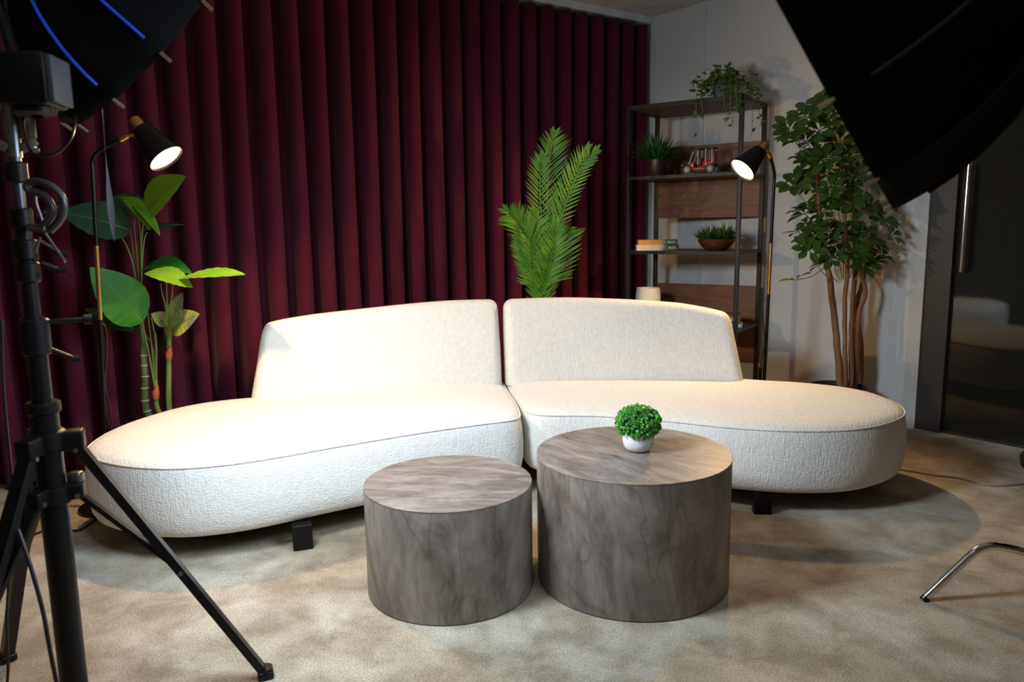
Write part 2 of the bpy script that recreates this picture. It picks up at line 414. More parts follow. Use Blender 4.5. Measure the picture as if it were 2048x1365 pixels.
def backrest(front, ztop, parent, back_in, thick=.23):
    # front: bottom front line (left to right), ztop: heights at same stations
    F = spline([V((x, y, z)) for (x, y), z in zip(front, ztop)], 14); n = len(F)
    L = [0]
    for i in range(1, n): L.append(L[-1]+(V((F[i].x-F[i-1].x, F[i].y-F[i-1].y, 0))).length)
    tot = L[-1]; q = MB(); m = 0
    zb = .405
    def sect(i_s, e):   # station param along arc, e = end rounding factor 0..1 (1 full)
        i = 0
        while i < n-2 and L[i+1] < i_s: i += 1
        f = (i_s-L[i])/max(L[i+1]-L[i], 1e-9); p = F[i].lerp(F[i+1], f); t = (F[i+1]-F[i]); t.z = 0; t.normalize()
        bk = V((-t.y, t.x, 0)); bk = bk if bk.y > 0 else -bk
        zt = p.z; base = V((p.x, p.y, 0)); h = zt-zb
        prof = []
        # rounded trapezoid in (depth, height)
        fb, ft = 0.0, .10*h/.45; bb, bt = thick, thick-.01; r = .045
        corners = [((fb, zb-.0), .02), ((ft, zt), r), ((bt, zt-.01), r*.9), ((bb, zb), .02)]
        K = len(corners)
        for c_ in range(K):
            p1, rr = V(corners[c_][0]), corners[c_][1]; p0 = V(corners[c_-1][0]); p2 = V(corners[(c_+1) % K][0])
            a = (p0-p1).normalized()*rr; b = (p2-p1).normalized()*rr
            for s in range(7):
                u = s/6; prof.append((p1+a)*(1-u)**2+p1*2*u*(1-u)+(p1+b)*u*u)
            if c_ < K-1:
                p3 = V(corners[c_+1][0]); q1 = p1+b; q2 = p3-(p3-p1).normalized()*corners[c_+1][1]
                for s in range(1, 6):
                    u = s/6; pt = q1.lerp(q2, u)
                    if c_ == 0: pt = pt + V((-.012*math.sin(PI*u), 0))
                    prof.append(pt)
        cen = V(((ft+bt)/2, (zb+zt)/2))
        hw = .115; hh = h/2
        res = []
        for a in prof:
            dx, dz = a.x-cen.x, a.y-cen.y
            # shrink by a constant amount (round over), not by scaling
            k = 1-e; sx = max(0, abs(dx)-.055*k)*(1 if dx > 0 else -1); sz = dz-(.055*k if dz > 0 else 0)*min(1, abs(dz)/.05)
            res.append(V((cen.x+sx, cen.y+sz)))
        return base, t, bk, res, zt
    st = []
    R_ = .055
    for k in range(7):
        a = (k/6)*PI/2; st.append((R_*(1-math.sin(a)), a))
    ends = [(R_*(1-math.cos(k/7*PI/2)), math.sin(k/7*PI/2)) for k in range(8)]
    stations = [(s, e) for s, e in ends] + [(R_+(tot-2*R_)*k/40, 1) for k in range(1, 40)] + [(tot-s, e) for s, e in reversed(ends)]
    rings = []
    for s, e in stations:
        base, t, bk, res, zt = sect(s, e); ring = []
        for a in res:
            u = max(0, min(1, (a.y-zb)/(zt-zb)))
            # outer end leans inward with height
            lean = 0
            if back_in == 'left': lean = .085*u*max(0, 1-s/.35)
            if back_in == 'right': lean = -.085*u*max(0, 1-(tot-s)/.35)
            ring.append(base + bk*a.x + t*lean + V((0, 0, a.y)))
        rings.append(ring)
    K = len(rings[0])
    for r in rings: q.v += [tuple(p) for p in r]
    for j in range(len(rings)-1):
        for i in range(K): q.f.append((j*K+i, j*K+(i+1) % K, (j+1)*K+(i+1) % K, (j+1)*K+i))
    q.f.append(tuple(range(K-1, -1, -1))); q.f.append(tuple(range((len(rings)-1)*K, len(rings)*K)))
    return q.build('backrest', 'boucle', parent, sharp=75)
LO = [(-1.815, 3.20), (-1.785, 3.06), (-1.72, 2.95), (-1.62, 2.868), (-1.48, 2.80), (-1.328, 2.768), (-1.2, 2.780), (-1.062, 2.826), (-.928, 2.90),
      (-.692, 3.052), (-.391, 3.228), (-.15, 3.345), (-.03, 3.395), (.022, 3.44), (.035, 3.52), (.015, 3.75), (-.03, 4.05), (-.055, 4.25), (-.10, 4.33), (-.20, 4.34),
      (-.5, 4.26), (-.9, 4.13), (-1.2, 4.00), (-1.36, 3.925), (-1.48, 3.88), (-1.61, 3.80), (-1.715, 3.67), (-1.79, 3.48), (-1.82, 3.33)]
RO = [(.052, 3.62), (.085, 3.535), (.16, 3.49), (.41, 3.462), (.694, 3.357), (.933, 3.237), (1.152, 3.165), (1.363, 3.150), (1.52, 3.18), (1.66, 3.255), (1.80, 3.38),
      (1.872, 3.53), (1.888, 3.68), (1.855, 3.84), (1.758, 3.975), (1.588, 4.09), (1.389, 4.17), (1.2, 4.26), (.9, 4.345), (.4, 4.40), (.10, 4.41), (.01, 4.385), (-.035, 4.30), (-.018, 4.08), (.022, 3.80)]
for nm, O, bf, zt, side, legs, lab in [
    ('left', LO, [(-1.335, 3.775), (-1.15, 3.84), (-.70, 3.965), (-.35, 4.05), (-.052, 4.10)], [.80, .83, .865, .885, .885], 'left',
     [(-.868, 2.93), (-.25, 3.42), (-1.55, 3.45), (-.25, 4.1)], 'white boucle curved sofa module on the left, reaching towards the tripod'),
    ('right', RO, [(-.030, 4.095), (.35, 4.135), (.80, 4.125), (1.06, 4.09), (1.268, 4.04)], [.885, .885, .86, .83, .79], 'right',
     [(1.11, 3.235), (.3, 3.62), (1.55, 3.8), (.3, 4.2)], 'white boucle curved sofa module on the right, behind the coffee tables')]:
    c0 = sum((V((x, y, 0)) for x, y in O), V((0, 0, 0)))/len(O)
    s_ = empty('sofa', c0); tag(s_, lab, 'sofa', 'curved sofa modules')
    seat(O, s_, 'boucle')
    b_ = backrest(bf, zt, s_, side)
    fr = MB()
    P = resample(spline([V((x, y, 0)) for x, y in O], 8, True), .05); n = len(P)
    ar = sum(P[i].x*P[(i+1) % n].y-P[(i+1) % n].x*P[i].y for i in range(n))
    if ar < 0: P.reverse()
    IN = []
    for i in range(n):
        t = (P[(i+3) % n]-P[(i-3) % n]).normalized(); IN.append(P[i]+V((-t.y, t.x, 0))*.13)
    fr.v += [tuple(p+V((0, 0, z))) for z in (.075, .106) for p in IN]
    fr.f += [(i, (i+1) % n, n+(i+1) % n, n+i) for i in range(n)]+[tuple(range(n-1, -1, -1)), tuple(range(n, 2*n))]
    fr.build('base_frame', 'blackp', s_, smooth=False)
    for k, (x, y) in enumerate(legs):
        lm = MB(); ang = .35 if nm == 'left' else -.1
        lm.box((x, y, .053), (.078, .05, .106), rz=ang, bev=.004)
        lm.build('leg', 'blackp', s_)

# ------------------------------------------------------------------ coffee tables
def table(cx, cy, R, h, label, st, rt_, seed):
    t = empty('coffee_table', (cx, cy, 0)); tag(t, label, 'coffee table', 'drum coffee tables')
    side = travertine('stone_side', (3.2, 3.2, 1.1), (.25, .1, 0), seed)
    top = travertine('stone_top', st, rt_, seed+3)
    MB().lathe([(R-.006, 0), (R-.0006, .004), (R-.0006, h-.006), (R-.003, h-.005)], (cx, cy, 0), 128).build('drum', side, t)
    MB().lathe([(R-.003, h-.0055), (R, h-.005), (R, h-.0012), (R-.0012, h)], (cx, cy, 0), 128).build('top', top, t)
table(.433, 2.653, .3497, .4745, 'taller wider grey stone drum coffee table with the small green plant on it', (2, 7, 2), (0, 0, .9), 2.2)
table(-.236, 2.60, .3000, .3939, 'shorter bare grey stone drum coffee table beside the taller one', (2, 7, 2), (0, 0, .12), 11.7)

# ------------------------------------------------------------------ leaves
def leaf(q, base, tip, wd, up, nl=8, nw=4, droop=0, fold=.25, shape=.42, wave=0, tipsharp=1.0):
    base, tip, up = V(base), V(tip), V(up); d = tip-base; L = d.length; t = d.normalized(); sd = t.cross(up)
    if sd.length < 1e-4: sd = t.orthogonal()
    sd.normalize(); u = sd.cross(t).normalized(); n0 = len(q.v)
    for i in range(nl+1):
        s = i/nl
        wv = (math.sin(PI*s**(math.log(.5)/math.log(shape))))**.8 if 0 < s < 1 else 0
        wv = max(wv, .015)
        c = base + d*s + u*(droop*L*math.sin(PI*s))
        for j in range(-nw, nw+1):
            f = j/nw; q.v.append(tuple(c + sd*(f*wd/2*wv) + u*(abs(f)*fold*wd/2*wv) + u*(wave*wd*math.sin(s*48-abs(f)*6)*abs(f)*wv) + t*(-.06*L*abs(f)*wv*tipsharp)))
    K = 2*nw+1
    for i in range(nl):
        for j in range(K-1):
            a = n0+i*K+j; q.f.append((a, a+1, a+K+1, a+K))
def rnd(a, b): return random.uniform(a, b)
def rdir(): 
    z = rnd(-1, 1); a = rnd(0, 2*PI); r = math.sqrt(1-z*z); return V((r*math.cos(a), r*math.sin(a), z))

# small boxwood in the white pot
pc = V((.455, 2.67, .4750))
pl = empty('potted_plant', pc); tag(pl, 'small round green boxwood plant in a white pot on the taller drum table', 'plant')
MB().lathe([(.030, 0), (.042, .004), (.052, .018), (.056, .035), (.057, .060), (.054, .072), (.049, .072), (.050, .060), (.001, .058)], pc, 48).build('pot', 'ceramic', pl)
q = MB(); cc = pc+V((0, 0, .103))
for i in range(1200):
    d = rdir(); r = rnd(.80, 1.03)
    p = cc + V((d.x*.078*r, d.y*.078*r, d.z*.058*r + (.004 if d.z > 0 else 0)))
    if p.z < pc.z+.055: continue
    for k in range(3):
        e = (d + rdir()*.9).normalized(); leaf(q, p, p+e*rnd(.007, .011), .009, (d+rdir()*.5), 3, 1, shape=.55, fold=.1)
q.build('foliage', 'box', pl, sharp=180)
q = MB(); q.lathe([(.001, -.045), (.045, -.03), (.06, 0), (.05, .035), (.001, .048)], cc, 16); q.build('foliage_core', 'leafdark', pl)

# ------------------------------------------------------------------ floor lamps
def lampbuild(base, bend, neck, headtop, opening, label, goldz, Rr=.080, cordside=1):
    base, bend, neck, headtop, opening = map(V, (base, bend, neck, headtop, opening))
    L = empty('floor_lamp', base); tag(L, label, 'floor lamp', 'black and brass floor lamps')
    MB().lathe([(.13, 0), (.132, .004), (.132, .014), (.128, .018), (.02, .02), (.014, .03)], base, 48).build('base', 'black', L)
    px = V((bend.x, bend.y, 0))
    p0 = V((base.x, base.y, .018))
    def pz(z): return p0.lerp(bend, (z-.018)/(bend.z-.018))
    arm = spline([pz(goldz[1]), pz(bend.z-.06), bend+V((0, 0, -.01)), bend.lerp(neck, .25)+V((0, 0, .012)), neck], 8)
    MB().tube([p0, pz(goldz[0])], .0105, 14).build('lower_pole', 'black', L)
    MB().tube([pz(goldz[0]), pz(goldz[1])], .0100, 14).build('brass_pole', 'gold', L)
    MB().tube(arm, .0095, 12).build('arm', 'black', L)
    ax = (opening-headtop).normalized()
    q = MB(); d = (headtop+ax*.055-neck); q.tube([neck-(neck-bend).normalized()*.03, neck+d.normalized()*.01], .0125, 12); q.tube([neck, headtop+ax*.07], .007, 10); q.build('joint', 'gold', L)
    Rm = V((0, 0, 1)).rotation_difference(ax).to_matrix()
    H = (opening-headtop).length
    MB().lathe([(.001, 0), (.027, 0), (.029, .003), (.029, .055), (.001, .055)], headtop, 32, Rm).build('brass_cap', 'gold', L)
    MB().lathe([(.034, .05), (.042, .052), (Rr, H), (Rr-.003, H), (.040, .06), (.001, .06)], headtop, 48, Rm).build('shade', 'black', L)
    bulb = MB().lathe([(.001, H-.004), (Rr*.5, H-.006), (Rr-.006, H-.010), (Rr-.006, H-.016), (.001, H-.016)], headtop, 32, Rm)
    bulb.build('diffuser', emis('warm_diffuser', (1, .74, .36), 7), L)
    ld = bpy.data.lights.new('lamp_light', 'SPOT'); ld.energy = LAMP_W; ld.color = LAMP_COL; ld.spot_size = math.radians(165); ld.spot_blend = .35; ld.shadow_soft_size = .03
    lo = bpy.data.objects.new('lamp_light', ld); C.objects.link(lo); lo.parent = L
    lo.matrix_parent_inverse = Matrix.Identity(4)
    wp = opening + ax*.012
    lo.matrix_local = Matrix.Translation(wp-base) @ V((0, 0, -1)).rotation_difference(ax).to_matrix().to_4x4()
    # cord with inline switch
    sx = .028*cordside
    q = MB(); zc = goldz[0]
    cps = [pz(zc)+V((0, .006, -.01)), pz(zc-.05)+V((sx*.9, 0, 0)), pz(zc-.16)+V((sx*.8, 0, 0)), pz(zc-.30)+V((sx*.3, 0, 0)), pz(zc-.42)+V((sx*.9, 0, 0)), pz(.40)+V((sx, 0, 0))]
    q.tube(spline(cps, 6), .003, 8)
    cp2 = [pz(.32)+V((sx, 0, 0)), pz(.2)+V((sx*.9, 0, 0)), pz(.05)+V((sx, 0, 0)), pz(.03)+V((sx*5.3, -.02, -.002)), V((base.x+sx*9, base.y-.05, .004))]
    q.tube(spline(cp2, 6), .003, 8); q.build('power_cord', 'rod', L)
    MB().box(pz(.36)+V((sx, 0, 0)), (.018, .022, .085), bev=.006).build('switch', 'blackp', L)
    return L
lampbuild((-1.915, 3.42, 0), at(184, 318, 3.42), at(252, 273, 3.40), at(268, 240, 3.40), at(333, 318, 3.375),
          'black and brass floor lamp at the left, beside the large leaved plant', (.896, 1.23))
lampbuild((1.56, 4.60, 0), at(1549, 350, 4.56), at(1538, 306, 4.50), at(1531, 290, 4.48), at(1484, 341, 4.425),
          'black and brass floor lamp at the right, in front of the shelving unit', (.854, 1.162), .080, -1)

# ------------------------------------------------------------------ shelving unit
F0 = V((.815, 5.425, 0)); SA = V((.8241, -.5664, 0)); SB = V((.5664, .8241, 0)); SW, SD = .82, .519
def S(a, b, z): return F0 + SA*a + SB*b + V((0, 0, z))
Rs = Matrix((SA, SB, V((0, 0, 1)))).transposed()
sh = empty('shelving_unit', S(SW/2, SD/2, 0)); tag(sh, 'black metal shelving unit with walnut shelves and back panels in the corner', 'shelf unit')
PW = .028
for a in (PW/2, SW-PW/2):
    for b in (PW/2, SD-PW/2): MB().box(S(a, b, 1.047), (PW, PW, 2.094), R=Rs, bev=.002).build('post', 'shelfmetal', sh)
for z, th in ((2.079, .03), (1.603, .022), (1.087, .022), (.566, .022), (.09, .022)):
    q = MB()
    for b in (PW/2, SD-PW/2): q.box(S(SW/2, b, z), (SW-2*PW-.002, PW*.8, th), R=Rs)
    for a in (PW/2, SW-PW/2): q.box(S(a, SD/2, z), (PW*.8, SD-2*PW-.002, th), R=Rs)
    q.build('shelf_frame', 'shelfmetal', sh, smooth=False)
    MB().box(S(SW/2, SD/2, z+.002), (SW-2*PW-.002, SD-2*PW-.002, th-.002), R=Rs).build('shelf_board', 'walnutdk', sh, smooth=False)
for z0, z1 in ((1.325, 1.846), (.295, .835)):
    MB().box(S(SW/2, SD-.012, (z0+z1)/2), (SW-2*PW-.002, .016, z1-z0), R=Rs).build('back_panel', 'walnut', sh, smooth=False)

# spiky grass plant in brown pot
def tuft(q, c, n, L, spread, wd, droop=.12, up=.7):
    for i in range(n):
        a = rnd(0, 2*PI); e = rnd(.05, 1)**.7*spread; d = V((math.cos(a)*math.sin(e), math.sin(a)*math.sin(e), math.cos(e)))
        l = L*rnd(.7, 1.05); p = c + V((math.cos(a), math.sin(a), 0))*rnd(0, .03)
        mid = p+d*l*.6; tip = p+d*l+V((0, 0, -droop*l*e))
        n0 = len(q.v); sd = d.cross(V((0, 0, 1)));  sd = sd.normalized() if sd.length > .01 else V((1, 0, 0)); nn = sd.cross(d)*wd*.25
        q.v += [tuple(p-sd*wd/3), tuple(p+nn), tuple(p+sd*wd/3), tuple(mid-sd*wd/2), tuple(mid+nn), tuple(mid+sd*wd/2), tuple(tip)]
        q.f += [(n0, n0+1, n0+4, n0+3), (n0+1, n0+2, n0+5, n0+4), (n0+3, n0+4, n0+6), (n0+4, n0+5, n0+6)]
c = S(.165, .16, 1.616)
t = empty('potted_grass', c); tag(t, 'spiky grass plant in a dark brown cylinder pot on the upper left of the shelving unit', 'plant')
MB().lathe([(.073, 0), (.076, .004), (.076, .115), (.072, .115), (.070, .105), (.001, .105)], c, 40).build('pot', 'potbrown', t)
q = MB(); tuft(q, c+V((0, 0, .10)), 210, .23, 1.35, .014); q.build('foliage', 'grass', t, sharp=180)

# toy vintage car (faces left)
c = S(.475, .17, 1.6152)
t = empty('toy_car', c); tag(t, 'red vintage toy car with white spoked wheels on the shelving unit', 'toy car')
def TC(x, y, z): return c + SA*x + SB*y + V((0, 0, z))
q = MB()
q.box(TC(.01, 0, .040), (.17, .075, .018), R=Rs, bev=.004)
q.box(TC(-.045, 0, .066), (.035, .07, .045), R=Rs, bev=.005)
q.box(TC(.065, 0, .068), (.075, .078, .05), R=Rs, bev=.012)
q.box(TC(.108, 0, .11), (.010, .076, .09), R=Rs, bev=.003)
q.build('body', 'toyred', t)
q = MB(); q.box(TC(-.085, 0, .058), (.05, .05, .034), R=Rs, bev=.008); q.box(TC(.0, 0, .026), (.2, .035, .01), R=Rs); q.build('bonnet', 'toydark', t)
q = MB(); q.box(TC(.03, 0, .172), (.165, .086, .009), R=Rs, bev=.004); q.build('roof', 'toydark', t)
q = MB(); q.box(TC(.0, 0, .075), (.03, .06, .02), R=Rs, bev=.006); q.box(TC(.014, 0, .095), (.01, .06, .04), R=Rs, bev=.004); q.build('bench', 'toybrown', t)
for x, x2 in ((-.045, -.045+.02), (0, 0), (.055, .055), (.098, .098)):
    for y in (-.037, .037):
        MB().tube([TC(x-.02 if x < -.02 else x, y, .07), TC(x2, y, .17)], .0028, 8).build('roof_post', 'toywhite', t)
for x, r in ((-.075, .034), (.088, .034)):
    for y in (-.045, .045):
        wq = MB(); Ry = V((0, 0, 1)).rotation_difference(SB).to_matrix()
        ctr = TC(x, y, r+.0005)
        ring = [ctr + (SA*math.cos(a)+V((0, 0, 1))*math.sin(a))*(r-.004) for a in [2*PI*k/28 for k in range(29)]]
        wq.tube(ring, .004, 8, caps=False); wo = wq.build('wheel', 'toydark', t)
        sp = MB()
        for k in range(12):
            a = 2*PI*k/12; sp.tube([ctr, ctr+(SA*math.cos(a)+V((0, 0, 1))*math.sin(a))*(r-.006)], .0022, 6)
        sp.lathe([(.001, -.004), (.007, -.004), (.007, .004), (.001, .004)], ctr, 12, Ry); sp.build('spokes', 'toywhite', wo)
for y in (-.022, .022):
    MB().lathe([(.001, 0), (.006, .002), (.010, .012), (.001, .013)], TC(-.108, y, .066), 14, V((0, 0, 1)).rotation_difference(-SA).to_matrix()).build('headlight', 'chrome', t)
MB().tube([TC(-.108, -.03, .03), TC(-.112, 0, .03), TC(-.108, .03, .03)], .004, 8).build('bumper', 'chrome', t)

# books
def book(name, a, b, z, sx, sy, sz, cover, rz, label, print_=False, group=None):
    p = S(a, b, z); R = Rs @ Matrix.Rotation(rz, 3, 'Z')
    o = empty(name, p); tag(o, label, 'book', group)
    q = MB(); e = .0025
    q.box(p+V((0, 0, sz-e/2)), (sx, sy, e), R=R); q.box(p+V((0, 0, e/2)), (sx, sy, e), R=R)
    q.box(p+R @ V((0, -sy/2+e/2, sz/2)), (sx, e, sz-2*e), R=R); q.build('cover', cover, o, smooth=False)
    MB().box(p+R @ V((0, .002, sz/2)), (sx-.006, sy-.008, sz-2*e), R=R).build('pages', 'pages', o, smooth=False)
    if print_:
        q = MB()
        for k in range(5): q.box(p+R @ V((-sx*.3+k*sx*.13, -sy/2-.0004, sz/2)), (sx*.07, .0008, sz*.4), R=R)
        q.build('spine_print', 'ink', o, smooth=False)
    return o
zs = 1.0996
g = 'books stacked on the middle shelf'
book('book', .130, .12, zs, .185, .13, .040, 'bk_cream', .55, 'thick cream book lying under the orange book on the middle shelf', group=g)
book('book', .132, .12, zs+.0404, .165, .125, .034, 'bk_orange', .55, 'orange book lying on top of the cream book on the middle shelf', group=g)
book('book', .300, .12, zs, .088, .12, .042, 'bk_dark', .55, 'dark brown book with pale print beside the cream book, lowest of its pair', True, group=g)
book('book', .293, .12, zs+.0424, .085, .12, .034, 'bk_green', .55, 'dark green book lying on the dark brown book beside the orange book', True, group=g)
book('book', .69, .20, .5786, .20, .15, .022, 'bk_blue', .3, 'thin pale blue book lowest of the stack on the lower shelf')
book('book', .68, .20, .6010, .19, .14, .062, 'bk_ochre', .3, 'thick ochre brown book with pale pages on the lower shelf', True)

# succulent bowl
c = S(.595, .20, 1.0994)
t = empty('succulent_bowl', c); tag(t, 'turned wooden bowl holding two spiky succulents on the middle shelf', 'plant')
MB().lathe([(.055, 0), (.075, .004), (.10, .028), (.122, .062), (.127, .078), (.121, .078), (.112, .062), (.001, .055)], c, 48).build('bowl', 'bowl', t)
for dx in (-.052, .055):
    q = MB(); tuft(q, c+SA*dx+V((0, 0, .065)), 120, .14 if dx > 0 else .125, 1.35, .012, .02); q.build('succulent', 'succ', t, sharp=180)
# cup
c = S(.125, .13, .5784)
o = MB().lathe([(.060, 0), (.078, .010), (.088, .06), (.091, .13), (.089, .20), (.083, .25), (.078, .25), (.083, .20), (.082, .04), (.001, .012)], c, 48).build('vase', 'stone', loc=c)
tag(o, 'rounded cream stone pot at the left end of the lower shelf', 'pot')

# trailing plant on top
c = S(.60, .24, 2.0945)
t = empty('trailing_plant', c); tag(t, 'trailing ivy like plant in a slate pot on top of the shelving unit', 'plant')
MB().lathe([(.055, 0), (.06, .004), (.078, .125), (.074, .125), (.07, .11), (.001, .11)], c, 36).build('pot', 'potgrey', t)
q = MB(); st = MB()
def vine(pts, n, ls=.029):
    P = spline(pts, 8); st.tube(P, .0016, 5)
    for i in range(n):
        p = P[int(rnd(0, len(P)-1))]; d = rdir(); d.z = d.z*.6; leaf(q, p, p+d*ls*rnd(.8, 1.3), ls*.62, rdir()+V((0, 0, 1)), 4, 1, fold=.15, shape=.5)
zt = c+V((0, 0, .12))
for i in range(46):
    a = rnd(0, 2*PI); r = rnd(.10, .20); h = rnd(.0, .12); dn = rnd(-.14, .06)
    e = V((math.cos(a), math.sin(a), 0))
    vine([zt+e*.03, zt+e*r*.55+V((0, 0, h)), zt+e*r+V((0, 0, h*.5+dn*.4)), zt+e*(r+.03)+V((0, 0, dn))], 15)
for a, b, z0, z1, nn in ((.52, -.03, 2.12, 1.70, 22), (.55, -.02, 2.1, 1.95, 10), (.70, -.03, 2.12, 1.93, 20), (.74, -.03, 2.12, 1.88, 24), (.84, .10, 2.12, 1.84, 24), (.85, .2, 2.12, 1.90, 26), (.80, -.03, 2.1, 1.96, 22), (.78, -.035, 2.1, 1.98, 20)):
    # over the shelf's edge and down
    e_ = S(a, b, z0)
    vine([zt, (zt+e_)/2+V((0, 0, .03)), e_, S(a+.01, b-.01, (z0+z1)/2), S(a+rnd(0, .04), b-.015, z1)], nn+8, .030)
q.build('foliage', 'ivy', t, sharp=180); st.build('vines', 'stemg', t)

# ------------------------------------------------------------------ umbrella tree
tb = V((2.03, 4.62, 0))
t = empty('umbrella_tree', tb); tag(t, 'tall umbrella tree with slender brown trunks by the right wall', 'tree')
MB().lathe([(.13, 0), (.14, .01), (.165, .25), (.168, .27), (.158, .27), (.15, .24), (.001, .24)], tb, 40).build('pot', 'plasticpot', t)
MB().lathe([(.001, .25), (.14, .245), (.149, .241)], tb, 30).build('soil', 'soil', t)
def tpts(L, y0, y1):
    n = len(L); out = [at(X, Y, y0+(y1-y0)*i/(n-1)) for i, (X, Y) in enumerate(L)]
    return [V((out[0].x*.5+tb.x*.5, out[0].y*.5+tb.y*.5, .22))] + out
for L, ya, yb, r0, r1 in [
    ([(1682, 770), (1674, 690), (1664, 590), (1652, 520), (1640, 440), (1635, 340)], 4.60, 4.55, .030, .015),
    ([(1692, 770), (1690, 700), (1690, 600), (1695, 520), (1690, 450), (1680, 330)], 4.52, 4.55, .020, .013),
    ([(1702, 770), (1703, 690), (1706, 600), (1712, 520), (1708, 430), (1700, 300)], 4.66, 4.66, .024, .013),
    ([(1712, 770), (1714, 690), (1717, 630), (1731, 590), (1722, 545), (1715, 480), (1690, 330), (1650, 240)], 4.60, 4.62, .022, .010),
    ([(1718, 770), (1722, 690), (1714, 620), (1724, 570), (1745, 480), (1758, 400)], 4.70, 4.70, .026, .013)]:
    P = spline(tpts(L, ya, yb), 6); n = len(P)
    P = [p + V((noise.noise(p*9)*.006, noise.noise(p*9+V((5, 5, 5)))*.006, 0)) for p in P]
    MB().tube(P, [.82*(r0+(r1-r0)*i/(n-1))*(1+.12*noise.noise(p*22)) for i, p in enumerate(P)], 12).build('trunk', 'bark', t)
q = MB(); st = MB()
def whorl(c, up, L, n=7, stem=None):
    up = up.normalized(); u = up.orthogonal().normalized(); w_ = up.cross(u); a0 = rnd(0, 6)
    for k in range(n):
        a = a0+2*PI*k/n+rnd(-.15, .15); d = (u*math.cos(a)+w_*math.sin(a)); l = L*rnd(.8, 1.1)
        tip = c + d*l + up*l*rnd(-.05, .35); b0 = c + (tip-c)*.14
        leaf(q, b0, tip, l*.46, up, 6, 2, droop=.07, fold=.2, shape=.62, tipsharp=.3)
        st.tube([c, b0], .0015, 5)
    if stem is not None: st.tube(spline([stem, (stem+c)/2+V((0, 0, -.02)), c], 5), .0025, 6)
# crown as seen: silhouette by rows (y px: x range)
rows = [(215, 1625, 1668), (245, 1590, 1690), (275, 1570, 1700), (310, 1600, 1715), (345, 1585, 1735), (380, 1600, 1760), (415, 1590, 1780), (450, 1595, 1790), (485, 1605, 1790), (520, 1640, 1775)]
for Y, xa, xb in rows:
    n = max(4, int((xb-xa)/15))
    for i in range(n):
        X = xa+(xb-xa)*(i+rnd(.1, .9))/n; f = abs((X-(xa+xb)/2)/((xb-xa)/2)); dep = 4.62+rnd(-1, 1)*.22*math.sqrt(max(.1, 1-f*f))
        c = at(X, Y+rnd(-14, 14), dep); axis = at(1690, Y+40, 4.62)
        out = (c-axis); out.z *= .3
        up = V((0, 0, .9)) + out.normalized()*rnd(.4, 1.0) + V((0, -.5, 0))*rnd(.2, 1) + rdir()*.25
        if (c-CO).dot(NA) < .17: continue
        whorl(c, up, rnd(.095, .128), random.choice((6, 7, 8)), stem=c.lerp(axis, rnd(.45, .7))+V((0, 0, -.05)))
whorl(at(1578, 262, 4.5), V((-.2, -.8, .6)), .12, 8, at(1630, 330, 4.6))
whorl(at(1588, 372, 4.5), V((-.3, -.7, .7)), .115, 7, at(1640, 430, 4.6))
whorl(at(1592, 560, 4.45), V((-.5, .1, .9)), .10, 4, at(1650, 535, 4.6))
whorl(at(1618, 500, 4.45), V((-.2, -.8, .6)), .115, 7, at(1660, 560, 4.6))
q.build('foliage', 'schef', t, sharp=180); st.build('leaf_stalks', 'stemg', t)

# ------------------------------------------------------------------ palm behind the sofa
pb = V((.21, 4.93, 0))
t = empty('palm_plant', pb); tag(t, 'bright green palm rising behind the middle of the sofa', 'plant')
MB().lathe([(.12, 0), (.13, .01), (.15, .26), (.142, .26), (.135, .24), (.001, .24)], pb, 36).build('pot', 'plasticpot', t)
PF = [
 ([(1076, 598), (1067, 523), (1068, 470), (1072, 425)], 4.85, 4.78, .19, .24, 1, 1),
 ([(1072, 600), (1066, 510), (1050, 465), (1033, 440), (1010, 420)], 4.85, 4.72, .20, .20, 1, .6),
 ([(1088, 598), (1086, 500), (1082, 432), (1080, 376), (1081, 330), (1086, 312)], 4.90, 4.85, .17, .16, .7, 1),
 ([(1092, 598), (1094, 480), (1095, 380), (1098, 327), (1103, 290), (1109, 266)], 4.98, 4.95, .22, .19, .6, 1),
 ([(1096, 598), (1103, 490), (1124, 430), (1141, 382), (1159, 341), (1177, 315), (1194, 302)], 4.92, 4.80, .14, .20, .8, 1),
 ([(1094, 598), (1104, 470), (1118, 406), (1147, 347), (1177, 293)], 5.0, 4.95, .15, .16, 1, 1),
 ([(1092, 600), (1112, 545), (1130, 480), (1138, 460)], 4.90, 4.80, .20, .18, 1, 1),
 ([(1084, 600), (1092, 560), (1106, 500), (1112, 440)], 4.80, 4.70, .18, .22, 1, 1),
 ([(1074, 600), (1060, 560), (1045, 510), (1032, 475)], 4.88, 4.90, .15, .13, 1, 1)]
